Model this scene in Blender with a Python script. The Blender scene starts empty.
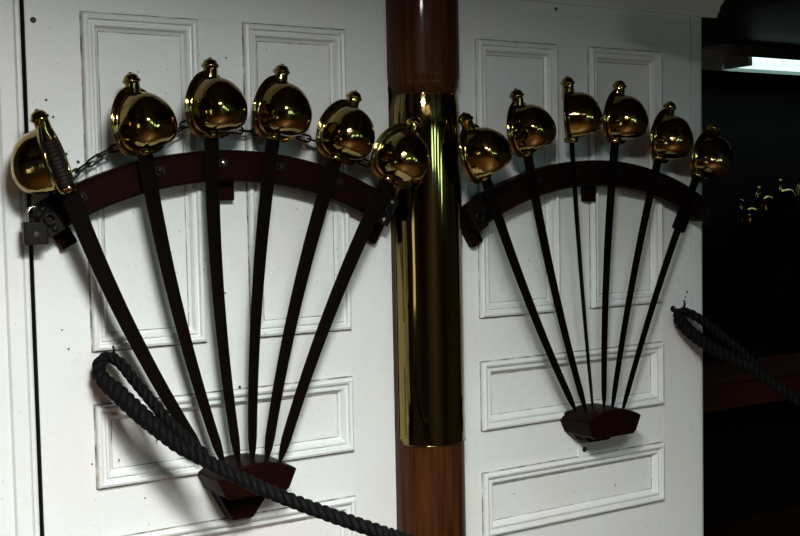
import bpy, bmesh, math, random
from mathutils import Vector, Matrix
random.seed(7)
sc = bpy.context.scene
col = sc.collection

# ------------------------------------------------------------------ camera
cam_d = bpy.data.cameras.new('camera')
cam = bpy.data.objects.new('camera', cam_d)
col.objects.link(cam)
cam_d.sensor_fit = 'HORIZONTAL'
cam_d.sensor_width = 36.0
cam_d.lens = 1149.0 / 800.0 * 36.0
cam_d.clip_start = 0.02
_r = Vector((0.84932808, -0.52749144, -0.01986441))
_u = Vector((0.04780384, 0.03938428, 0.99807999))
_f = Vector((0.5256963, 0.84864696, -0.0586663))
cam.matrix_world = Matrix(((_r.x, _u.x, -_f.x, -0.6217), (_r.y, _u.y, -_f.y, -2.0854), (_r.z, _u.z, -_f.z, 1.5474), (0, 0, 0, 1)))
sc.camera = cam

# ------------------------------------------------------------------ world, daylight openings, exposure
w = bpy.data.worlds.new('world')
sc.world = w
w.use_nodes = True
w.node_tree.nodes['Background'].inputs[0].default_value = (0.75, 0.85, 1.0, 1)
w.node_tree.nodes['Background'].inputs[1].default_value = 0.02

def daylight(name, loc, aim, sx, sy, radiance, color):
    d = bpy.data.lights.new(name, 'AREA')
    d.shape = 'RECTANGLE'; d.size = sx; d.size_y = sy
    d.energy = radiance * math.pi * sx * sy
    d.color = color
    o = bpy.data.objects.new(name, d); col.objects.link(o)
    o.location = loc
    o.rotation_euler = Vector(aim).to_track_quat('-Z', 'Y').to_euler()
    return o
CEIL = 2.16
# deck skylight and, nearer the doors, a small lamp added for crisper shadows: (x, y, width, depth, well height, radiance)
SKYL = [(-0.18, -2.30, 0.90, 1.00, 0.28, 74.0), (-0.17, -1.44, 0.30, 0.28, 0.012, 232.0)]
for cx, cy, sw, sd, well, rad in SKYL:
    daylight('skylight_and_added_lamp', (cx, cy, CEIL + well), (0, 0, -1), sw, sd, rad, (1.0, 0.972, 0.94))
PORTS = [(0.25, 1.84), (0.85, 1.84), (1.55, 1.78), (2.25, 1.66)]      # square ports in the bulkhead behind the viewer (x, z)
for px, pz in PORTS:
    daylight('port_daylight', (px, -3.97, pz), (0, 1, 0), 0.26, 0.26, 8.0, (0.60, 1.0, 0.97))
daylight('doorway_daylight', (-2.97, -1.35, 1.2), (1, 0, 0), 1.5, 0.5, 2.0, (1.0, 1.0, 0.97))
sc.view_settings.view_transform = 'Standard'
sc.view_settings.look = 'None'
sc.view_settings.exposure = 0.0
sc.view_settings.gamma = 1.0
sc.view_settings.use_curve_mapping = False
sc.cycles.use_denoising = True
sc.cycles.max_bounces = 8
sc.cycles.sample_clamp_indirect = 6.0

# ------------------------------------------------------------------ materials
def mat(name, base, rough=0.5, metal=0.0, var=0.0, var_col=None, scale=6.0, stretch=(1, 1, 1), bump=0.0, bscale=60.0, spec=0.5, coat=0.0, emis=None, estr=0.0, lo=0.35, hi=0.7, rvar=0.0):
    m = bpy.data.materials.new(name); m.use_nodes = True
    nt = m.node_tree; b = nt.nodes['Principled BSDF']
    b.inputs['Base Color'].default_value = (*base, 1)
    b.inputs['Roughness'].default_value = rough
    b.inputs['Metallic'].default_value = metal
    b.inputs['Specular IOR Level'].default_value = spec
    b.inputs['Coat Weight'].default_value = coat
    b.inputs['Coat Roughness'].default_value = 0.07
    if emis:
        b.inputs['Emission Color'].default_value = (*emis, 1); b.inputs['Emission Strength'].default_value = estr
    tc = nt.nodes.new('ShaderNodeTexCoord')
    mp = nt.nodes.new('ShaderNodeMapping'); mp.inputs['Scale'].default_value = stretch
    nt.links.new(tc.outputs['Object'], mp.inputs['Vector'])
    if var_col:
        n = nt.nodes.new('ShaderNodeTexNoise'); n.inputs['Scale'].default_value = scale
        n.inputs['Detail'].default_value = 6; n.inputs['Roughness'].default_value = 0.62
        nt.links.new(mp.outputs[0], n.inputs['Vector'])
        rp = nt.nodes.new('ShaderNodeMapRange'); rp.inputs['From Min'].default_value = lo; rp.inputs['From Max'].default_value = hi
        rp.inputs['To Max'].default_value = var
        nt.links.new(n.outputs[0], rp.inputs['Value'])
        mx = nt.nodes.new('ShaderNodeMix'); mx.data_type = 'RGBA'
        mx.inputs['A'].default_value = (*base, 1); mx.inputs['B'].default_value = (*var_col, 1)
        nt.links.new(rp.outputs[0], mx.inputs['Factor'])
        nt.links.new(mx.outputs['Result'], b.inputs['Base Color'])
        if rvar:
            ra = nt.nodes.new('ShaderNodeMath'); ra.operation = 'MULTIPLY_ADD'
            ra.inputs[1].default_value = rvar; ra.inputs[2].default_value = rough
            nt.links.new(rp.outputs[0], ra.inputs[0]); nt.links.new(ra.outputs[0], b.inputs['Roughness'])
    if bump:
        n2 = nt.nodes.new('ShaderNodeTexNoise'); n2.inputs['Scale'].default_value = bscale; n2.inputs['Detail'].default_value = 3
        nt.links.new(mp.outputs[0], n2.inputs['Vector'])
        bp = nt.nodes.new('ShaderNodeBump'); bp.inputs['Strength'].default_value = bump; bp.inputs['Distance'].default_value = 0.01
        nt.links.new(n2.outputs[0], bp.inputs['Height']); nt.links.new(bp.outputs[0], b.inputs['Normal'])
    return m
def paint_mat():
    m = bpy.data.materials.new('white_paint'); m.use_nodes = True
    nt = m.node_tree; b = nt.nodes['Principled BSDF']; b.inputs['Roughness'].default_value = 0.42
    tc = nt.nodes.new('ShaderNodeNewGeometry')          # world position: one coat over all the joinery
    def noise(sc, det=5, rough=0.6, dist=0.0):
        n = nt.nodes.new('ShaderNodeTexNoise'); n.inputs['Scale'].default_value = sc; n.inputs['Detail'].default_value = det
        n.inputs['Roughness'].default_value = rough; n.inputs['Distortion'].default_value = dist
        nt.links.new(tc.outputs['Position'], n.inputs['Vector']); return n
    def rng(n, lo, hi, to):
        r = nt.nodes.new('ShaderNodeMapRange'); r.inputs['From Min'].default_value = lo; r.inputs['From Max'].default_value = hi; r.inputs['To Max'].default_value = to
        nt.links.new(n.outputs[0], r.inputs['Value']); return r
    def mix(fac, a, colr):
        x = nt.nodes.new('ShaderNodeMix'); x.data_type = 'RGBA'
        if isinstance(a, tuple): x.inputs['A'].default_value = (*a, 1)
        else: nt.links.new(a.outputs['Result'], x.inputs['A'])
        x.inputs['B'].default_value = (*colr, 1); nt.links.new(fac.outputs[0], x.inputs['Factor']); return x
    c = mix(rng(noise(3.2, 4, 0.6, 0.6), 0.46, 0.72, 0.55), (0.655, 0.722, 0.710), (0.69, 0.645, 0.62))
    c = mix(rng(noise(55, 4, 0.7), 0.50, 0.80, 0.35), c, (0.60, 0.575, 0.54))
    c = mix(rng(noise(130, 2, 0.5), 0.70, 0.76, 0.7), c, (0.25, 0.21, 0.17))
    nt.links.new(c.outputs['Result'], b.inputs['Base Color'])
    bp = nt.nodes.new('ShaderNodeBump'); bp.inputs['Strength'].default_value = 0.14; bp.inputs['Distance'].default_value = 0.004
    nt.links.new(noise(120, 4, 0.65).outputs[0], bp.inputs['Height']); nt.links.new(bp.outputs[0], b.inputs['Normal'])
    return m
PAINT = paint_mat()
GRIME = mat('grimy_joint', (0.10, 0.085, 0.065), 0.7, var=1.0, var_col=(0.50, 0.49, 0.45), scale=28, lo=0.42, hi=0.62)
BRASS = mat('polished_brass', (0.32, 0.235, 0.08), 0.075, 1.0, var=0.6, var_col=(0.13, 0.08, 0.022), scale=14, bump=0.26, bscale=20, lo=0.45, hi=0.8, rvar=0.16)
SHEET = mat('sheet_brass', (0.25, 0.185, 0.066), 0.06, 1.0, var=0.5, var_col=(0.15, 0.09, 0.03), scale=5, stretch=(3, 3, 0.5), bump=0.07, bscale=7, lo=0.45, hi=0.8, rvar=0.10)
MAHOG = mat('dark_mahogany', (0.0085, 0.0021, 0.0013), 0.42, var=0.8, var_col=(0.004, 0.0015, 0.0012), scale=9, stretch=(1, 1, 4), spec=0.03)
POSTW = mat('varnished_post_wood', (0.058, 0.019, 0.0055), 0.4, spec=0.05, var=1.0, var_col=(0.014, 0.0045, 0.002), scale=16, stretch=(6, 6, 0.25), coat=0.14, bump=0.04, bscale=30)
BLADE = mat('blackened_blade', (0.0042, 0.0028, 0.0020), 0.5, var=0.6, var_col=(0.0022, 0.0018, 0.0016), scale=20, spec=0.015)
IRON = mat('dark_iron', (0.007, 0.006, 0.005), 0.45, 0.2, spec=0.15, var=0.6, var_col=(0.004, 0.0035, 0.003), scale=40)
STEEL = mat('bright_steel', (0.62, 0.58, 0.52), 0.22, 1.0)
LEATHER = mat('black_leather', (0.006, 0.004, 0.003), 0.5, spec=0.25)
ROPE = mat('tarred_rope', (0.0035, 0.0035, 0.0036), 0.6, spec=0.05, var=0.7, var_col=(0.006, 0.006, 0.007), scale=60, bump=0.25, bscale=250)
DECK = mat('deck_planking', (0.08, 0.036, 0.015), 0.45, var=0.7, var_col=(0.035, 0.016, 0.007), scale=5, stretch=(0.4, 6, 1))
DARK = mat('dark_timber', (0.030, 0.022, 0.016), 0.5, var=0.6, var_col=(0.014, 0.010, 0.008), scale=5)
DIM = mat('passage_shade', (0.016, 0.015, 0.013), 0.6, spec=0.2, var=0.5, var_col=(0.010, 0.009, 0.008), scale=3)  # near-black colour paints the passage's shade onto its bulkheads
REDW = mat('red_brown_timber', (0.12, 0.038, 0.024), 0.4, spec=0.3, var=0.6, var_col=(0.06, 0.018, 0.012), scale=8, stretch=(0.4, 3, 3))
HOLE = mat('dark_nail_and_gap_shade', (0.015, 0.013, 0.012), 0.6)
ENAMEL = mat('white_enamel', (0.55, 0.62, 0.6), 0.25)
TUBE = mat('fluorescent_tube', (0.8, 0.9, 0.88), 0.3, emis=(0.72, 1.0, 0.95), estr=1.2)

# ------------------------------------------------------------------ mesh helpers
def obj(name, bm, m, parent=None, smooth=None, bevel=0.0, seg=2):
    me = bpy.data.meshes.new(name)
    bmesh.ops.recalc_face_normals(bm, faces=bm.faces)
    bm.to_mesh(me); bm.free()
    me.materials.append(m)
    if smooth is not None:
        for p in me.polygons: p.use_smooth = True
        if smooth < 179:
            me.set_sharp_from_angle(angle=math.radians(smooth))
    o = bpy.data.objects.new(name, me); col.objects.link(o)
    if parent: o.parent = parent
    if bevel:
        md = o.modifiers.new('bevel', 'BEVEL'); md.width = bevel; md.segments = seg; md.limit_method = 'ANGLE'
    return o
def link(name, me, parent, mw=None):
    o = bpy.data.objects.new(name, me); col.objects.link(o); o.parent = parent
    if mw is not None: o.matrix_local = mw
    return o
def empty(name, loc=(0, 0, 0)):
    o = bpy.data.objects.new(name, None); col.objects.link(o); o.location = loc; o.empty_display_size = 0.05
    return o
def tag(o, label, cat, group=None):
    o['label'] = label; o['category'] = cat
    if group: o['group'] = group
    return o
def struct(o, label=None):
    o['kind'] = 'structure'
    if label: o['label'] = label
    return o
def box(bm, x0, x1, y0, y1, z0, z1):
    v = [bm.verts.new((x, y, z)) for x in (x0, x1) for y in (y0, y1) for z in (z0, z1)]
    for f in ((0, 1, 3, 2), (4, 6, 7, 5), (0, 4, 5, 1), (2, 3, 7, 6), (0, 2, 6, 4), (1, 5, 7, 3)):
        bm.faces.new([v[i] for i in f])
    return bm
def nb(): return bmesh.new()
def prism_y(bm, pts, y0, y1):
    a = [bm.verts.new((p[0], y0, p[1])) for p in pts]; b = [bm.verts.new((p[0], y1, p[1])) for p in pts]
    n = len(pts)
    bm.faces.new(a); bm.faces.new(list(reversed(b)))
    for i in range(n): bm.faces.new((a[i], b[i], b[(i + 1) % n], a[(i + 1) % n]))
    return bm
def lathe(bm, prof, n=24, axis='z', org=(0, 0, 0)):
    rings = []
    for r, h in prof:
        if r < 1e-6:
            rings.append([None, (0, 0, h)]); continue
        rings.append([(r * math.cos(2 * math.pi * k / n), r * math.sin(2 * math.pi * k / n), h) for k in range(n)])
    def tr(p):
        x, y, z = p
        if axis == 'y': x, y, z = x, -z, y      # height runs towards the viewer (-y)
        return (x + org[0], y + org[1], z + org[2])
    vr = []
    for rg in rings:
        if rg[0] is None: vr.append([bm.verts.new(tr(rg[1]))])
        else: vr.append([bm.verts.new(tr(p)) for p in rg])
    for a, b in zip(vr, vr[1:]):
        for k in range(n):
            k2 = (k + 1) % n
            if len(a) == 1 and len(b) == 1: continue
            if len(a) == 1: bm.faces.new((a[0], b[k], b[k2]))
            elif len(b) == 1: bm.faces.new((a[k], b[0], a[k2]))
            else: bm.faces.new((a[k], b[k], b[k2], a[k2]))
    if len(vr[0]) > 1: bm.faces.new(vr[0])
    if len(vr[-1]) > 1: bm.faces.new(vr[-1])
    return bm
def catmull(pts, n):
    P = [Vector(p) for p in pts]
    P = [P[0] * 2 - P[1]] + P + [P[-1] * 2 - P[-2]]
    out = []
    for i in range(1, len(P) - 2):
        for k in range(n):
            t = k / n
            a, b, c, d = P[i - 1], P[i], P[i + 1], P[i + 2]
            out.append(0.5 * ((2 * b) + (c - a) * t + (2 * a - 5 * b + 4 * c - d) * t * t + (3 * b - 3 * c + d - a) * t ** 3))
    out.append(P[-2])
    return out
def resample(pts, step):
    out = [pts[0].copy()]; acc = 0.0
    for a, b in zip(pts, pts[1:]):
        L = (b - a).length
        if L < 1e-9: continue
        t = step - acc
        while t <= L:
            out.append(a.lerp(b, t / L)); t += step
        acc = L - (t - step)
    return out
def frames(pts):
    T = []
    for i in range(len(pts)):
        d = pts[min(i + 1, len(pts) - 1)] - pts[max(i - 1, 0)]
        T.append(d.normalized())
    n = T[0].orthogonal().normalized(); N = []
    for t in T:
        n = (n - t * n.dot(t)); n.normalize(); N.append(n.copy())
    return T, N
def tube(bm, pts, rad, n=8, closed=False, cap=True):
    pts = [Vector(p) for p in pts]
    m = len(pts)
    if closed:
        T = [(pts[(i + 1) % m] - pts[i - 1]).normalized() for i in range(m)]
        nn = T[0].orthogonal().normalized(); N = []
        for t in T:
            nn = nn - t * nn.dot(t); nn.normalize(); N.append(nn.copy())
    else: T, N = frames(pts)
    rings = []
    for i, p in enumerate(pts):
        r = rad(i / (m - 1)) if callable(rad) else rad
        b = T[i].cross(N[i])
        rings.append([bm.verts.new(p + (N[i] * math.cos(2 * math.pi * k / n) + b * math.sin(2 * math.pi * k / n)) * r) for k in range(n)])
    pairs = list(zip(rings, rings[1:])) + ([(rings[-1], rings[0])] if closed else [])
    for a, b in pairs:
        for k in range(n): bm.faces.new((a[k], a[(k + 1) % n], b[(k + 1) % n], b[k]))
    if cap and not closed: bm.faces.new(rings[0]); bm.faces.new(list(reversed(rings[-1])))
    return bm

# ================================================================== the room
# floor, ceiling with a skylight opening, outer walls
struct(obj('floor', box(nb(), -3.0, 6.5, -4.0, 2.2, -0.05, 0.0), DECK), 'dark wooden deck')
bm = nb(); xs = sorted([-3.0, 6.5] + [c[0] + k * c[2] / 2 for c in SKYL for k in (-1, 1)]); ys = sorted([-4.0, 2.2] + [c[1] + k * c[3] / 2 for c in SKYL for k in (-1, 1)])
for xa, xb in zip(xs, xs[1:]):
    for ya, yb in zip(ys, ys[1:]):
        mx, my = (xa + xb) / 2, (ya + yb) / 2
        if not any(abs(mx - c[0]) < c[2] / 2 and abs(my - c[1]) < c[3] / 2 for c in SKYL): box(bm, xa, xb, ya, yb, CEIL, CEIL + 0.1)
ceiling = struct(obj('ceiling', bm, DARK), 'dark deckhead with a skylight opening')
for cx, cy, sw, sd, well, rad in SKYL:
    x0, x1, y0, y1 = cx - sw / 2, cx + sw / 2, cy - sd / 2, cy + sd / 2
    if well < 0.1:  # the added shadow lamp gets only a thin frame
        bm = nb()
        for a in (x0 - 0.02, x1): box(bm, a, a + 0.02, y0 - 0.02, y1 + 0.02, CEIL - 0.006, CEIL)
        for a in (y0 - 0.02, y1): box(bm, x0, x1, a, a + 0.02, CEIL - 0.006, CEIL)
        obj('added_lamp_frame', bm, DARK, ceiling)
        continue
    bm = nb()
    for a in (x0 - 0.03, x1): box(bm, a, a + 0.03, y0 - 0.03, y1 + 0.03, CEIL + 0.1, CEIL + well + 0.02)
    for a in (y0 - 0.03, y1): box(bm, x0, x1, a, a + 0.03, CEIL + 0.1, CEIL + well + 0.02)
    obj('skylight_coaming', bm, DARK, ceiling)
    for k in range(3):
        y = y0 + sd * (k + 1) / 4
        obj('skylight_bar', box(nb(), x0, x1, y - 0.010, y + 0.010, CEIL + well - 0.05, CEIL + well - 0.02), DARK, ceiling)
for x in (-2.2, 0.95, 1.9):
    obj('beam', box(nb(), x - 0.07, x + 0.07, -4.0, -0.42 if x < 1.7 else 1.6, CEIL - (0.17 if x < 1.7 else 0.09), CEIL), DARK, ceiling, bevel=0.008)  # beams short of the passage made deeper to shade the wall's upper right
def wall_with_holes(name, x0, x1, z0, z1, y0, y1, holes, m):
    bm = nb(); hs = sorted(holes); cur = x0
    for hx0, hx1, hz0, hz1 in hs:
        box(bm, cur, hx0, y0, y1, z0, z1)
        box(bm, hx0, hx1, y0, y1, z0, hz0); box(bm, hx0, hx1, y0, y1, hz1, z1); cur = hx1
    box(bm, cur, x1, y0, y1, z0, z1)
    return obj(name, bm, m)
struct(wall_with_holes('wall_front', -3.0, 6.5, 0, CEIL, -3.95, -3.90, [(px - 0.13, px + 0.13, pz - 0.13, pz + 0.13) for px, pz in PORTS], DARK), 'dark bulkhead with square ports')
bm = nb()
box(bm, -2.95, -2.90, -3.9, -1.6, 0, CEIL); box(bm, -2.95, -2.90, -1.1, 0.1, 0, CEIL); box(bm, -2.95, -2.90, -1.6, -1.1, 1.95, CEIL); box(bm, -2.95, -2.90, -1.6, -1.1, 0, 0.45)
struct(obj('wall_left', bm, DARK), 'dark bulkhead with a doorway')
struct(obj('wall_right', box(nb(), 6.4, 6.45, -3.9, 2.2, 0, CEIL), DARK), 'dark end bulkhead')
struct(obj('light_block_partition', box(nb(), 2.60, 2.65, -3.90, 0.40, 0, CEIL), DARK), 'unseen dark partition added to keep light off the passage')  # added out of view to block port light from the passage
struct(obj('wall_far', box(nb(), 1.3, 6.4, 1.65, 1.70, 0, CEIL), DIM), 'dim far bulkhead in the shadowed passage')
# the white bulkhead: carcass behind and around the two doors
bm = nb()
box(bm, -0.26, -0.112, 0.062, 0.09, 0, CEIL); box(bm, -0.092, 1.545, 0.062, 0.09, 0, CEIL)
box(bm, -0.26, 0.642, 0.002, 0.062, 2.004, CEIL); box(bm, 0.806, 1.5425, 0.002, 0.062, 2.004, CEIL)
wall = struct(obj('wall_back', bm, PAINT), 'white painted panelled bulkhead behind the cutlass racks')
struct(obj('wall_side', box(nb(), -2.90, -0.26, 0.02, 0.09, 0, CEIL), DARK), 'dark bulkhead left of the white jamb')
# jamb plank left of the door gap, beaded edge
bm = nb()
prof = [(-0.255, 0.04), (-0.255, -0.002), (-0.150, -0.002), (-0.146, -0.008), (-0.120, -0.008), (-0.1180, -0.003), (-0.116, -0.008), (-0.111, -0.009), (-0.1075, -0.006), (-0.1062, 0.0), (-0.1062, 0.04)]
a = [bm.verts.new((p[0], p[1], 0.0)) for p in prof]; b = [bm.verts.new((p[0], p[1], 2.004)) for p in prof]
for i in range(len(prof)): bm.faces.new((a[i], a[(i + 1) % len(prof)], b[(i + 1) % len(prof)], b[i]))
bm.faces.new(a); bm.faces.new(b)
struct(obj('trim_1', bm, PAINT, smooth=35), 'white beaded jamb plank left of the left door')
# rounded corner post at the right end of the bulkhead with a fine bead line
bm = nb(); prof = [(1.5425, 0.09), (1.5425, 0.0)]
R0 = 0.024
for k in range(13):
    t = math.radians(90 * k / 12); prof.append((1.594 - R0 + R0 * math.sin(t), R0 - R0 * math.cos(t)))
prof.append((1.594, 0.09))
a = [bm.verts.new((p[0], p[1], 0.0)) for p in prof]; b = [bm.verts.new((p[0], p[1], CEIL)) for p in prof]
for i in range(len(prof)): bm.faces.new((a[i], a[(i + 1) % len(prof)], b[(i + 1) % len(prof)], b[i]))
bm.faces.new(a); bm.faces.new(b)
struct(obj('trim_2', bm, PAINT, smooth=40), 'white rounded corner post at the end of the bulkhead')
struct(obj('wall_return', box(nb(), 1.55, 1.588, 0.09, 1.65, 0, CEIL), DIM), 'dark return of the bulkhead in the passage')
# cornice over the doors
prof = [(0.002, 1.994), (-0.010, 1.994), (-0.012, 2.004), (-0.018, 2.008), (-0.021, 2.020), (-0.036, 2.034), (-0.040, 2.046), (-0.040, 2.085), (0.002, 2.085)]
bm = nb()
a = [bm.verts.new((-0.30, p[0], p[1])) for p in prof]; b = [bm.verts.new((1.625, p[0], p[1])) for p in prof]
for i in range(len(prof)): bm.faces.new((a[i], a[(i + 1) % len(prof)], b[(i + 1) % len(prof)], b[i]))
bm.faces.new(a); bm.faces.new(b)
struct(obj('trim_3', bm, PAINT), 'white cornice moulding above the doors')

# ------------------------------------------------------------------ panelled doors
ZT, ZB, L1T, L1B, L2T, L2B = 1.900, 1.280, 1.1823, 1.0246, 0.9291, 0.7808
MPROF = [(0.0018, -0.008), (0.0018, 0.006), (0.0035, 0.0105), (0.008, 0.0125), (0.0125, 0.0105), (0.0140, 0.0040), (0.0175, 0.0030), (0.0195, 0.0075), (0.0235, 0.0075), (0.0260, 0.0030), (0.0272, -0.0015), (0.0330, -0.0060)]
def moulding(bm, x0, x1, z0, z1):
    rings = []
    for d, h in MPROF:
        rings.append([bm.verts.new(c) for c in ((x0 + d, -h, z0 + d), (x1 - d, -h, z0 + d), (x1 - d, -h, z1 - d), (x0 + d, -h, z1 - d))])
    for a, b in zip(rings, rings[1:]):
        for k in range(4): bm.faces.new((a[k], a[(k + 1) % 4], b[(k + 1) % 4], b[k]))
    return bm
def joint(bm, x0, x1, z0, z1, d0, d1, y):
    r = [[bm.verts.new(c) for c in ((x0 + d, y, z0 + d), (x1 - d, y, z0 + d), (x1 - d, y, z1 - d), (x0 + d, y, z1 - d))] for d in (d0, d1)]
    for k in range(4): bm.faces.new((r[0][k], r[0][(k + 1) % 4], r[1][(k + 1) % 4], r[1][k]))
    return bm
def door(name, x, e0, e1, label, frame_right=True):
    """x: the four panel edges, e0/e1 the door's edges"""
    d = struct(empty(name, ((e0 + e1) / 2, 0, 0.05)), label); ox, oz = (e0 + e1) / 2, 0.05
    def P(nm, bm, **k):
        o = obj(nm, bm, PAINT, None, **k); o.parent = d; o.matrix_parent_inverse = Matrix.Translation((-ox, 0, -oz)); return o
    def J(nm, bm):
        o = obj(nm, bm, GRIME, None); o.parent = d; o.matrix_parent_inverse = Matrix.Translation((-ox, 0, -oz)); return o
    top = 2.002
    for a, b in ((e0, x[0]), (x[3], e1)):
        P('stile', box(nb(), a, b, 0, 0.04, 0.05, top), bevel=0.0006, seg=1)
    P('stile', box(nb(), x[1], x[2], 0, 0.04, ZB, ZT), bevel=0.0006, seg=1)
    for z0, z1 in ((ZT, top), (L1T, ZB), (L2T, L1B), (0.05, L2B)):
        P('rail', box(nb(), x[0], x[3], 0, 0.04, z0, z1), bevel=0.0006, seg=1)
    for a, b, z0, z1 in ((x[0], x[1], ZB, ZT), (x[2], x[3], ZB, ZT), (x[0], x[3], L1B, L1T), (x[0], x[3], L2B, L2T)):
        P('panel', box(nb(), a + 0.004, b - 0.004, 0.0060, 0.03, z0 + 0.004, z1 - 0.004))
        P('moulding', moulding(nb(), a, b, z0, z1))
        J('joint_line', joint(joint(nb(), a, b, z0, z1, -0.0010, 0.0022, -0.0003), a, b, z0, z1, 0.0322, 0.0340, 0.0056))
    return d, P
d1, P1 = door('door_1', (0.0, 0.225, 0.3184, 0.5466), -0.098, 0.6495, 'white panelled door behind the nearer cutlass rack')
d2, P2 = door('door_2', (0.8762, 1.1065, 1.2021, 1.4357), 0.7995, 1.5405, 'white panelled door behind the farther cutlass rack')
bm = box(nb(), -0.0990, -0.0978, 0.0015, 0.042, 0.05, 2.0)  # dark strip paints shade into the gap left of the door
o = obj('gap_shade_strip', bm, HOLE); o.parent = d1; o.matrix_parent_inverse = Matrix.Translation(d1.location).inverted()
def nails(dr, spots):
    for x, z, r in spots:
        o = obj('nail', lathe(nb(), [(r, 0.0), (r, 0.0012), (r * 0.6, 0.002), (0, 0.0022)], 10, 'y'), HOLE, dr)
        o.matrix_world = Matrix.Translation((x, 0.0, z)); o.parent = dr
        o.matrix_parent_inverse = Matrix.Translation(dr.location).inverted()
nails(d1, [(-0.0834, 1.8790, 0.0055), (-0.0659, 1.7389, 0.0024), (-0.0547, 1.7090, 0.0020), (-0.0338, 1.6430, 0.0030), (-0.0126, 1.6287, 0.0030), (-0.0423, 1.2898, 0.0018), (0.2917, 1.1857, 0.0030), (0.2665, 1.3736, 0.0016), (0.2827, 1.8299, 0.0018), (0.0440, 1.0737, 0.0016), (0.0916, 0.9943, 0.0014), (0.1189, 1.1019, 0.0020), (-0.0070, 1.0732, 0.0016), (-0.0528, 1.3253, 0.0015)])
nails(d2, [(1.5242, 1.3014, 0.0028), (1.5171, 1.2891, 0.0022), (1.2758, 0.8428, 0.0015), (1.1078, 1.9816, 0.0040)])
lp = tag(empty('latch_plate', (1.1766, 0, 0.9437)), 'small white latch plate with a dark hole below the right tip block', 'latch plate')
obj('plate', box(nb(), -0.017, 0.017, -0.0035, 0.0, -0.016, 0.018), PAINT, lp, bevel=0.001)
obj('keyhole', lathe(nb(), [(0.0068, 0), (0.0068, 0.0008), (0, 0.001)], 14, 'y', (0.0, -0.0035, 0.001)), HOLE, lp)

# ------------------------------------------------------------------ post with brass sheath
PX, PY = 0.7245, -0.018
post = tag(empty('mast_post', (PX, PY, 0)), 'round varnished timber post sheathed in brass between the two doors', 'post')
obj('lower_shaft', lathe(nb(), [(0.0765, 0.0), (0.0765, 1.74), (0.070, 1.765), (0.070, 1.775)], 64), POSTW, post, smooth=40)
obj('upper_shaft', lathe(nb(), [(0.066, 1.765), (0.071, 1.772), (0.0735, 1.782), (0.0755, 1.786), (0.0768, 1.793), (0.0762, 1.797), (0.0785, 1.801), (0.0790, 1.81), (0.0790, CEIL - 0.001)], 64), POSTW, post, smooth=40)
def sheath(bm):
    a0, a1, z0, z1, r = math.radians(184), math.radians(352), 1.030, 1.768, 0.0790
    na, nz = 56, 40; cr = 0.022
    g = []
    for j in range(nz + 1):
        row = []
        v = j / nz
        # cosine spacing puts rows into the rounded corners
        z = z0 + (z1 - z0) * (0.5 - 0.5 * math.cos(math.pi * v))
        dz = min(z - z0, z1 - z); ins = 0.0
        if dz < cr: ins = cr - math.sqrt(max(cr * cr - (cr - dz) ** 2, 0))
        b0 = a0 + ins / r
        for i in range(na + 1):
            t = b0 + (a1 - b0) * i / na
            rr = r - 0.004 * max(0.0, (z - 1.70) / 0.068) ** 2
            row.append(bm.verts.new((rr * math.cos(t), rr * math.sin(t), z)))
        g.append(row)
    for j in range(nz):
        for i in range(na): bm.faces.new((g[j][i], g[j][i + 1], g[j + 1][i + 1], g[j + 1][i]))
    edge = [v.co.copy() for v in g[0][::-1]] + [g[j][0].co.copy() for j in range(1, nz + 1)] + [v.co.copy() for v in g[nz][1:]]
    return bm, edge
bm, edge = sheath(nb())
sh = obj('brass_sheath', bm, SHEET, post, smooth=180); sh['label'] = 'polished sheet brass sleeve'
md = sh.modifiers.new('thick', 'SOLIDIFY'); md.thickness = 0.0015; md.offset = -1
obj('rolled_edge', tube(nb(), resample(edge, 0.004), 0.0013, 6), SHEET, sh, smooth=180)

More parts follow.
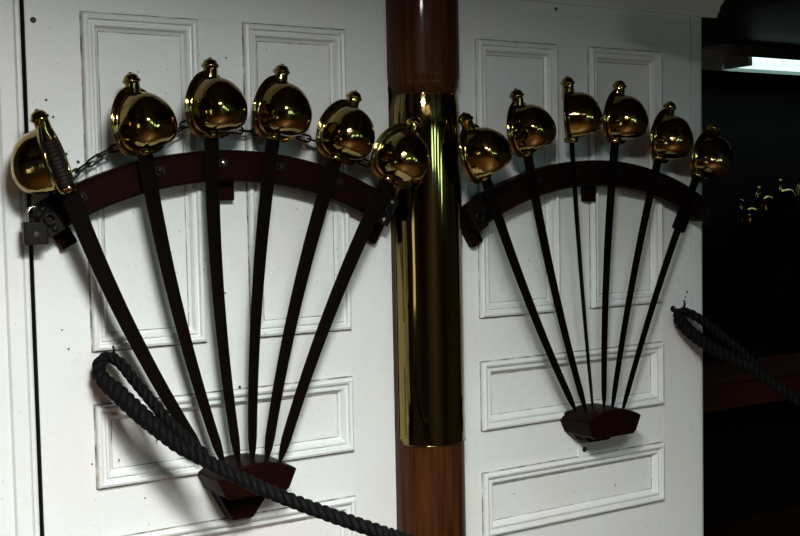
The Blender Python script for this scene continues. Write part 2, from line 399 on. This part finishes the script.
# ------------------------------------------------------------------ cutlass parts (local: z to the pommel, -y to the viewer)
HT = 0.095
HR = Matrix.Rotation(HT, 4, 'Y') @ Matrix.Scale(1.07, 4)      # hilt leans back against the curve of the blade
RIM = [(-0.030, 0.000), (0.000, -0.001), (0.030, 0.001), (0.047, 0.012), (0.054, 0.036), (0.050, 0.064), (0.038, 0.089), (0.018, 0.106), (-0.006, 0.112), (-0.030, 0.103), (-0.048, 0.080), (-0.056, 0.050), (-0.049, 0.015)]
def rim_curve(n):
    P = RIM; m = len(P); out = []
    for i in range(m):
        a, b, c, d = (Vector((*P[(i + k - 1) % m], 0)) for k in range(4))
        for k in range(n):
            t = k / n
            q = 0.5 * ((2 * b) + (c - a) * t + (2 * a - 5 * b + 4 * c - d) * t * t + (3 * b - 3 * c + d - a) * t ** 3)
            out.append((q.x, q.y))
    return out
def guard_mesh(cut):
    bm = nb(); rc = rim_curve(4); m = len(rc)
    prof = [(1.0, 0.000), (0.965, 0.0042), (0.935, 0.0018), (0.90, 0.0040), (0.875, 0.0030), (0.855, 0.010), (0.840, 0.022), (0.805, 0.034), (0.745, 0.0445), (0.655, 0.0530), (0.54, 0.0590), (0.41, 0.0630), (0.28, 0.0645), (0.15, 0.0665), (0.0, 0.067)]
    rings = []
    for s, h in prof:
        cx, cz = 0.004 * (1 - s), 0.047 + 0.004 * s
        if s == 0: rings.append([bm.verts.new(HR @ Vector((cx, -1.02 * h, cz)))]); continue
        rings.append([bm.verts.new(HR @ Vector((cx + (x) * s, -1.02 * h * (1 - 0.10 * max(0, (z - 0.06) / 0.05) * (0.3 + 0.7 * s)), cz + (z - 0.051) * s))) for x, z in rc])
    for a, b in zip(rings, rings[1:]):
        for k in range(m):
            k2 = (k + 1) % m
            vs = (a[k], a[k2], b[0]) if len(b) == 1 else (a[k], a[k2], b[k2], b[k])
            c = sum((HR.inverted() @ v.co for v in vs), Vector()) / len(vs)
            if cut and c.z > 0.066 - 0.25 * c.x and c.x > -0.030 + 0.35 * (c.z - 0.08): continue
            bm.faces.new(vs)
    for v in [v for v in bm.verts if not v.link_faces]: bm.verts.remove(v)
    return bm
def finish(bm, name, m, smooth=180):
    bmesh.ops.recalc_face_normals(bm, faces=bm.faces)
    me = bpy.data.meshes.new(name); bm.to_mesh(me); bm.free(); me.materials.append(m)
    for p in me.polygons: p.use_smooth = True
    if smooth < 179: me.set_sharp_from_angle(angle=math.radians(smooth))
    return me
G_FULL = finish(guard_mesh(False), 'guard', BRASS)
G_OPEN = finish(guard_mesh(True), 'guard', BRASS)
rc = rim_curve(4)
def rim_pts(open_):
    out = []
    for x, z in rc:
        if open_ and z > 0.066 - 0.25 * x and x > -0.030 + 0.35 * (z - 0.08): continue
        out.append(HR @ Vector((x, 0.0, z)))
    return out
RIM_FULL = finish(tube(nb(), rim_pts(False), 0.0026, 8, closed=True), 'rim', BRASS)
_o = rim_pts(True)
_brk = max(range(len(_o)), key=lambda i: (_o[i] - _o[i - 1]).length)
RIM_OPEN = finish(tube(nb(), _o[_brk:] + _o[:_brk], 0.0026, 8), 'rim', BRASS)
def hilt_lathe(prof, n=20, name='x', m=BRASS, smooth=40, flat=1.0):
    bm = lathe(nb(), prof, n)
    for v in bm.verts:
        v.co.y *= flat; v.co = HR @ v.co
    return finish(bm, name, m, smooth)
gp = [(0.010, 0.002)]
for k in range(14):
    z = 0.006 + 0.0066 * k; r = 0.0125 + 0.002 * math.sin(math.pi * k / 13)
    gp += [(r, z), (r, z + 0.0045), (r - 0.0012, z + 0.0055)]
gp.append((0.011, 0.100))
GRIP = hilt_lathe(gp, 16, 'grip', LEATHER, 40, 0.85)
POMMEL = hilt_lathe([(0.0135, 0.0860), (0.0138, 0.0960), (0.0128, 0.1020), (0.0124, 0.1160), (0.0128, 0.1185), (0.0150, 0.1195), (0.0158, 0.1215), (0.0152, 0.1240), (0.0132, 0.1252), (0.0122, 0.1285), (0.0098, 0.1318), (0.0055, 0.1342), (0, 0.1350)], 24, 'pommel', BRASS, 50)
BUTTON = hilt_lathe([(0.0032, 0.1335), (0.0033, 0.1358), (0.002, 0.1368), (0, 0.1371)], 12, 'tang_button', BRASS, 50)
FERRULE = hilt_lathe([(0.0135, -0.003), (0.0148, 0.0), (0.0148, 0.005), (0.0132, 0.008)], 18, 'ferrule', BRASS, 50)
def blade_mesh(L, sag):
    bm = nb(); n = 26; rings = []
    for i in range(n + 1):
        t = i / n; z = 0.004 - (L + 0.004) * t
        x = -4 * sag * t * (1 - t)
        wd = 0.0340 * (1 - t) + 0.0205 * t
        if t > 0.93: wd *= 1 - 0.75 * ((t - 0.93) / 0.07) ** 1.5
        th = 0.0075 * (1 - t) + 0.0045 * t
        h = wd / 2
        # edge (-x), fullered faces, thick back (+x)
        sec = [(-h, 0), (-h * 0.45, -th * 0.42), (h * 0.15, -th * 0.34), (h * 0.55, -th * 0.5), (h, -th * 0.5), (h, th * 0.5), (h * 0.55, th * 0.5), (h * 0.15, th * 0.34), (-h * 0.45, th * 0.42)]
        rings.append([bm.verts.new((x + p[0], p[1], z)) for p in sec])
    for a, b in zip(rings, rings[1:]):
        m = len(a)
        for k in range(m): bm.faces.new((a[k], a[(k + 1) % m], b[(k + 1) % m], b[k]))
    bm.faces.new(rings[0]); bm.faces.new(list(reversed(rings[-1])))
    return finish(bm, 'blade', BLADE, 35)
def cutlass(B, T, twist, label, group, open_=False, turn=0.0, sag=0.016):
    B, T = Vector(B), Vector(T)
    zax = (B - T).normalized(); L = (B - T).length
    yax = Vector((0, 1, 0)); yax = (yax - zax * yax.dot(zax)).normalized(); xax = yax.cross(zax)
    Mw = Matrix((xax, yax, zax)).transposed().to_4x4() @ Matrix.Rotation(twist, 4, 'Z')
    c = tag(empty('cutlass', B), label, 'cutlass', group)
    c.matrix_world = Matrix.Translation(B) @ Mw
    link('blade', blade_mesh(L, sag), c)
    g = link('guard', G_OPEN if open_ else G_FULL, c); g['label'] = 'polished brass bowl guard'
    md = g.modifiers.new('thick', 'SOLIDIFY'); md.thickness = 0.0014; md.offset = 1 if False else -1
    link('rim', RIM_OPEN if open_ else RIM_FULL, g)
    if turn: g.matrix_local = HR @ Matrix.Rotation(turn, 4, 'Z') @ Matrix.Scale(1.05, 4) @ HR.inverted()
    link('grip', GRIP, c); link('ferrule', FERRULE, c)
    p = link('pommel', POMMEL, c); link('tang_button', BUTTON, p)
    return c

# ------------------------------------------------------------------ racks
def keeper_mesh():
    bm = nb(); box(bm, -0.020, 0.026, -0.0045, 0.0, -0.008, 0.008)
    return finish(bm, 'keeper_plate', IRON, 30)
KEEP = keeper_mesh()
BOLT = finish(lathe(nb(), [(0.0055, 0.0), (0.0055, 0.002), (0.0042, 0.0045), (0.0015, 0.0055), (0, 0.0056)], 14, 'y'), 'bolt', STEEL, 40)
BOLTD = finish(lathe(nb(), [(0.0055, 0.0), (0.0055, 0.002), (0.0042, 0.0045), (0.0015, 0.0055), (0, 0.0056)], 14, 'y'), 'bolt', IRON, 40)
AF, AB = -0.054, -0.020      # front and back of the arched rail
def rack(cx, cz, a0, a1, label, blades, bright, br_angles):
    o = tag(empty('cutlass_rack', (cx, 0, cz)), label, 'sword rack')
    bm = nb(); n = 48; rows = []
    Ro, Ri, ch = 0.720, 0.661, 0.006
    sec = [(Ri, AB), (Ri, AF + ch), (Ri + ch, AF), (Ro - ch, AF), (Ro, AF + ch), (Ro, AB)]
    for i in range(n + 1):
        t = a0 + (a1 - a0) * i / n
        # rounded ends
        e = min(t - a0, a1 - t) * 0.69; sh = 1.0
        if e < 0.02: sh = 0.55 + 0.45 * math.sqrt(max(0, 1 - (1 - e / 0.02) ** 2))
        mid = (Ro + Ri) / 2
        rows.append([bm.verts.new(((mid + (r - mid) * sh) * math.sin(t), y, (mid + (r - mid) * sh) * math.cos(t))) for r, y in sec])
    for a, b in zip(rows, rows[1:]):
        for k in range(6): bm.faces.new((a[k], a[(k + 1) % 6], b[(k + 1) % 6], b[k]))
    bm.faces.new(rows[0]); bm.faces.new(list(reversed(rows[-1])))
    rail = obj('arched_rail', bm, MAHOG, o, smooth=30)
    for t in br_angles:
        b = obj('bracket', box(nb(), -0.0155, 0.0155, AB, 0.0, 0.624, 0.705), MAHOG, o, bevel=0.002)
        b.matrix_local = Matrix.Rotation(t, 4, 'Y')
    for i, t in enumerate(blades):
        k = link('keeper_plate', KEEP, o, Matrix.Rotation(t, 4, 'Y') @ Matrix.Translation((0.008, AF, 0.695)))
        link('bolt', BOLT if i in bright else BOLTD, k, Matrix.Translation((0.0165, -0.0045, 0)))
    return o
def tip_holder(cx, label, lug):
    o = tag(empty('tip_holder', (cx, 0, 0.93)), label, 'tip holder')
    # convex top edge, sides raked in to a narrow base
    hw = 0.083; pts = []
    for k in range(13):
        u = -1 + 2 * k / 12
        pts.append((u * hw, 0.124 - 0.022 * u * u))
    front = pts + [(hw * 0.80, 0.066), (hw * 0.70, 0.060), (-hw * 0.70, 0.060), (-hw * 0.80, 0.066)]
    bm = nb()
    prism_y(bm, front, -0.100, 0.0)
    for v in bm.verts:                      # the back is a little wider and the ends are raked
        if v.co.y > -0.05: v.co.x *= 1.06
    obj('body', bm, MAHOG, o, bevel=0.003)
    bm = nb()
    prism_y(bm, [(-0.080, 0.098), (0.080, 0.098), (0.050, 0.050), (lug[1], lug[2]), (lug[0], lug[2])], -0.045, 0.0)
    obj('back_plate', bm, MAHOG, o, bevel=0.002)
    return o

YB, YT = -0.0690, -0.052
def at_y(p, y): return (p[0], y, p[1])
ORD = ['leftmost', 'second from the left', 'third from the left', 'third from the right', 'second from the right', 'rightmost']
GRP = {'L': 'cutlasses in the nearer rack left of the brass post', 'R': 'cutlasses in the rack right of the brass post', 'F': 'cutlasses in the dim rack in the dark passage'}
# (guard base x,z) (tip x,z) twist open pitch
LEFT = [((-0.0590, 1.577, -0.095), (0.191, 1.070), 0.15, False, -2.25), ((0.088, 1.642), (0.231, 1.048), 0.34, False, 0), ((0.218, 1.674), (0.262, 1.046), 0.34, False, 0), ((0.345, 1.671), (0.291, 1.045), 0.34, False, 0), ((0.480, 1.632), (0.321, 1.043), 0.14, False, 0), ((0.581, 1.588, -0.102), (0.349, 1.037), 0.05, False, 0)]
RIGHT = [((0.818, 1.593, -0.108), (1.110, 1.050), 0.36, False, 0.0), ((0.963, 1.644), (1.140, 1.047), 0.34, False, 0), ((1.082, 1.673, -0.079), (1.161, 1.051), 0.68, False, 0), ((1.221, 1.673), (1.195, 1.048), 0.34, False, 0), ((1.358, 1.634), (1.220, 1.042), 0.34, False, 0), ((1.487, 1.592), (1.252, 1.033), 0.34, False, 0)]
def fill(lst, where, grp, dx=0.0, dy=0.0, dz=0.0):
    out = []
    for i, (B, T, tw, op, pi_) in enumerate(lst):
        out.append(cutlass((B[0] + dx, (B[2] if len(B) > 2 else YB) + dy, B[1] + dz), (T[0] + dx, YT + dy, T[1] + dz), tw, 'brass-hilted cutlass, %s in %s' % (ORD[i], where), grp, op, pi_))
    return out
def angles(lst, cx, cz): return [math.atan2((B[0] * 0.85 + T[0] * 0.15) - cx, (B[1] * 0.85 + T[1] * 0.15) - cz) for B, T, *_ in lst]
LC, RC = (0.262, 0.930), (1.185, 0.912)
rack(*LC, -0.555, 0.545, 'dark arched mahogany rack rail on the nearer left door', angles(LEFT, *LC), (2,), (-0.50, 0.01, 0.545))
rack(*RC, -0.555, 0.560, 'dark arched mahogany rack rail on the farther right door', angles(RIGHT, *RC), (), (-0.54, 0.01, 0.50))
tip_holder(0.281, 'dark red wooden block holding the blade tips of the left rack', (-0.030, 0.012, 0.004))
tip_holder(1.187, 'dark red wooden block holding the blade tips of the right rack', (-0.030, 0.030, 0.040))
fill(LEFT, 'the rack left of the brass post', GRP['L'])
fill(RIGHT, 'the rack right of the brass post', GRP['R'])
# third rack, deep in the dark passage, hung lower on the far bulkhead
FX, FY, FZ = 3.86 - RC[0], 1.65, -0.20
r3 = rack(RC[0], RC[1], -0.555, 0.555, 'dim arched rack rail on the far bulkhead in the dark passage', angles(RIGHT, *RC), (), (-0.53, 0.01, 0.50))
r3.location = (RC[0] + FX, FY, RC[1] + FZ)
h3 = tip_holder(1.187, 'dim tip block of the far rack in the dark passage', (-0.03, 0.03, 0.04)); h3.location = (1.187 + FX, FY, 0.93 + FZ)
fill(RIGHT, 'the dim far rack in the dark passage', GRP['F'], FX, FY, FZ)

# ------------------------------------------------------------------ chains and padlock
def link_mesh():
    pts = []; Lh, Wh = 0.0095, 0.0062
    for k in range(24):
        t = 2 * math.pi * k / 24
        pts.append((Wh * math.cos(t), 0, (Lh if math.sin(t) > 0 else -Lh) * (1 if abs(math.sin(t)) > 1e-6 else 0) + Wh * math.sin(t)))
    return finish(tube(nb(), pts, 0.0021, 6, closed=True), 'chain_link', IRON)
LINK = link_mesh()
def chain(pts, label):
    P = resample(catmull(pts, 12), 0.0245)
    c = tag(empty('chain', P[0]), label, 'chain')
    T, N = frames(P)
    for i, p in enumerate(P):
        x = N[i]; z = T[i]; y = z.cross(x)
        Mx = Matrix((x, y, z)).transposed().to_4x4() @ Matrix.Rotation(math.radians(45 + 90 * (i % 2)), 4, 'Z')
        link('chain_link', LINK, c, Matrix.Translation(p - P[0]) @ Mx)
    return c
chain([(-0.1000, -0.0620, 1.5398), (-0.0565, -0.0350, 1.5814), (-0.0226, -0.0320, 1.6114), (0.0089, -0.0320, 1.6310), (0.0401, -0.0340, 1.6509), (0.1025, -0.0340, 1.6641), (0.1551, -0.0340, 1.6776), (0.1833, -0.0340, 1.6985), (0.2373, -0.0340, 1.6938), (0.3053, -0.0340, 1.6873), (0.3391, -0.0340, 1.6858), (0.3779, -0.0340, 1.6844), (0.4482, -0.0340, 1.6715), (0.5229, -0.0340, 1.6419), (0.5860, -0.0340, 1.6195), (0.6336, -0.0340, 1.5862)], 'dark iron chain threaded behind the hilts of the left rack')
def padlock(x, y, z, label):
    o = tag(empty('padlock', (x, y, z)), label, 'padlock')
    obj('body', box(nb(), -0.021, 0.021, -0.009, 0.009, -0.040, 0.0), IRON, o, bevel=0.003)
    pts = [(-0.012, 0, -0.004), (-0.012, 0, 0.014)] + [(-0.012 * math.cos(math.pi * k / 10), 0, 0.014 + 0.012 * math.sin(math.pi * k / 10)) for k in range(1, 10)] + [(0.012, 0, 0.014), (0.012, 0, -0.004)]
    obj('shackle', tube(nb(), pts, 0.0034, 10), STEEL, o, smooth=60)
    obj('keyhole_cover', lathe(nb(), [(0.005, 0), (0.005, 0.0015), (0, 0.002)], 12, 'y', (0, -0.009, -0.022)), HOLE, o)
    return o
padlock(-0.107, -0.052, 1.523, 'dark iron padlock hanging from the left end of the nearer rack')
def hasp(x, z, ang, label, bolts):
    o = tag(empty('hasp', (x, AF, z)), label, 'hasp')
    o.rotation_euler = (0, ang, 0)
    obj('strap', box(nb(), -0.016, 0.016, -0.004, 0.0, -0.03, 0.03), IRON, o, bevel=0.0015)
    ring = [(0.009 * math.cos(2 * math.pi * k / 16), -0.010 , 0.009 * math.sin(2 * math.pi * k / 16)) for k in range(16)]
    obj('staple_ring', tube(nb(), ring, 0.0025, 8, closed=True), IRON, o, smooth=180)
    for s in (-0.02, 0.02): link('bolt', BOLT if bolts else BOLTD, o, Matrix.Translation((0, -0.004, s)))
    return o
def on_arc(c, t, r=0.69): return (c[0] + r * math.sin(t), c[1] + r * math.cos(t))
hasp(*on_arc(LC, -0.525), -0.525, 'iron hasp at the left end of the nearer rack above the padlock', False)
hasp(*on_arc(LC, 0.525), 0.525, 'iron hasp with bright bolts where the nearer rack meets the brass post', True)
hasp(*on_arc(RC, -0.53), -0.53, 'iron hasp at the left end of the farther rack beside the brass post', False)
hasp(*on_arc(RC, 0.54), 0.54, 'iron hasp at the right end of the farther rack by the corner', False)

# ------------------------------------------------------------------ barrier ropes
def rope(path, rad, label, pitch=0.048, step=0.0035):
    P = resample(catmull(path, 14), step)
    o = tag(empty('barrier_rope', P[0]), label, 'rope')
    T, N = frames(P)
    acc = [0.0]
    for a, b in zip(P, P[1:]): acc.append(acc[-1] + (b - a).length)
    tot = acc[-1]
    for s in range(3):
        pts = []; rr = []
        for i, p in enumerate(P):
            r = rad(acc[i]); ph = 2 * math.pi * (acc[i] / pitch + s / 3)
            B = T[i].cross(N[i])
            pts.append(p + (N[i] * math.cos(ph) + B * math.sin(ph)) * r * 0.55 - P[0]); rr.append(r * 0.52)
        m = len(rr)
        obj('strand', tube(nb(), pts, lambda t: rr[min(m - 1, int(round(t * (m - 1))))], 8), ROPE, o, smooth=180)
    return o
def hook(x, z, label):
    o = tag(empty('rope_hook', (x, 0, z)), label, 'hook')
    pts = [(0, 0.0, 0.012), (0, -0.012, 0.013), (0, -0.026, 0.008), (0.002, -0.037, -0.002), (0.003, -0.041, -0.014), (0.003, -0.036, -0.026)]
    pts = [(0, 0.0, 0.0), (0, -0.020, -0.001), (0.001, -0.034, 0.004), (0.002, -0.040, 0.014), (0.002, -0.037, 0.024)]
    obj('shank', tube(nb(), catmull(pts, 6), lambda t: 0.0040 - 0.0018 * t, 8), IRON, o, smooth=180)
    obj('collar', lathe(nb(), [(0.008, 0), (0.008, 0.002), (0.005, 0.004), (0, 0.004)], 14, 'y'), IRON, o, smooth=40)
    return o
rope([(0.1478, -0.1672, 1.0992), (0.1215, -0.1448, 1.1277), (0.0951, -0.1280, 1.1618), (0.0736, -0.1028, 1.1968), (0.0529, -0.0748, 1.2327), (0.0358, -0.0510, 1.2626), (0.0185, -0.0370, 1.2737), (0.0014, -0.0370, 1.2606), (0.0030, -0.0468, 1.2378), (0.0243, -0.0748, 1.2102), (0.0497, -0.1056, 1.1774), (0.0776, -0.1336, 1.1458), (0.1055, -0.1560, 1.1172), (0.1408, -0.1840, 1.0941), (0.1735, -0.2260, 1.0724), (0.2293, -0.2820, 1.0399), (0.2938, -0.3450, 1.0098), (0.3580, -0.4220, 0.9837), (0.4151, -0.5200, 0.9635), (0.7578, -0.5400, 0.7913), (0.9578, -0.7000, 0.5813), (1.0578, -0.8000, 0.3113), (1.1078, -0.8800, 0.2500), (1.1378, -0.9400, 0.0200), (1.2578, -1.1000, 0.0160), (1.5078, -1.1500, 0.0160)], lambda d: 0.0106 if d < 0.26 else (0.0106 + 0.0060 * min(1.0, (d - 0.26) / 0.08) if d < 0.40 else max(0.0126, 0.0166 - 0.0040 * (d - 0.40) / 0.10)), 'dark tarred barrier rope with a spliced eye crossing the left tip block')
hook(0.0266, 1.2695, 'small iron hook holding the left barrier rope')
rope([(1.6056, -0.1750, 1.1024), (1.5785, -0.1300, 1.1569), (1.5363, -0.0850, 1.2084), (1.5053, -0.0550, 1.2407), (1.4809, -0.0350, 1.2560), (1.4597, -0.0320, 1.2472), (1.4769, -0.0420, 1.2168), (1.5052, -0.0680, 1.1844), (1.5338, -0.1000, 1.1577), (1.5587, -0.1350, 1.1369), (1.5970, -0.1700, 1.1051), (1.6579, -0.2400, 1.0389), (1.7403, -0.3200, 0.9582), (1.9203, -0.4000, 0.7582), (2.0003, -0.4600, 0.4582), (2.0403, -0.5000, 0.2000), (2.0703, -0.5400, 0.0200), (2.2403, -0.6200, 0.0160), (2.5403, -0.6200, 0.0160)], lambda d: 0.0115 if d < 0.26 else (0.0115 + 0.005 * min(1.0, (d - 0.26) / 0.03) if d < 0.36 else max(0.0128, 0.0165 - 0.0037 * (d - 0.36) / 0.10)), 'dark tarred barrier rope leading right into the dark passage')
hook(1.4733, 1.2619, 'small iron hook holding the right barrier rope')

# ------------------------------------------------------------------ dark passage: ledge and fluorescent fitting
ld = tag(empty('passage_ledge', (3.9, 1.2, 0)), 'red-brown timber ledge crossing the dark passage', 'ledge')
o = obj('front_board', box(nb(), -2.2, 2.2, 0.02, 0.05, 0.655, 0.765), REDW, ld, bevel=0.004)
o = obj('top_board', box(nb(), -2.22, 2.22, 0.0, 0.33, 0.765, 0.790), REDW, ld, bevel=0.004)
for x in (-2.15, 0.0, 2.15): obj('leg', box(nb(), x - 0.03, x + 0.03, 0.06, 0.12, 0.0, 0.765), DARK, ld)
fl = tag(empty('fluorescent_light', (4.22, 1.28, CEIL)), 'white fluorescent light fitting under the ceiling of the dark passage', 'light')
bm = nb(); hp = [(-0.085, -0.052), (-0.060, -0.001), (0.060, -0.001), (0.088, -0.090), (0.083, -0.090), (0.055, -0.012), (-0.055, -0.012), (-0.079, -0.052)]  # rear lip made longer to shield the far rack from the tubes
a = [bm.verts.new((-1.22, p[0], p[1])) for p in hp]; b = [bm.verts.new((0.95, p[0], p[1])) for p in hp]
for i in range(8): bm.faces.new((a[i], a[(i + 1) % 8], b[(i + 1) % 8], b[i]))
bm.faces.new(a); bm.faces.new(b)
obj('reflector', bm, ENAMEL, fl)
for yy in (-0.036, 0.036):
    obj('tube', tube(nb(), [(-1.06, yy, -0.058), (0.90, yy, -0.058)], 0.024, 16), TUBE, fl, smooth=60)
for x in (-1.075, 0.915): obj('lamp_holder', box(nb(), x - 0.015, x + 0.015, -0.065, 0.065, -0.085, -0.012), ENAMEL, fl, bevel=0.003)
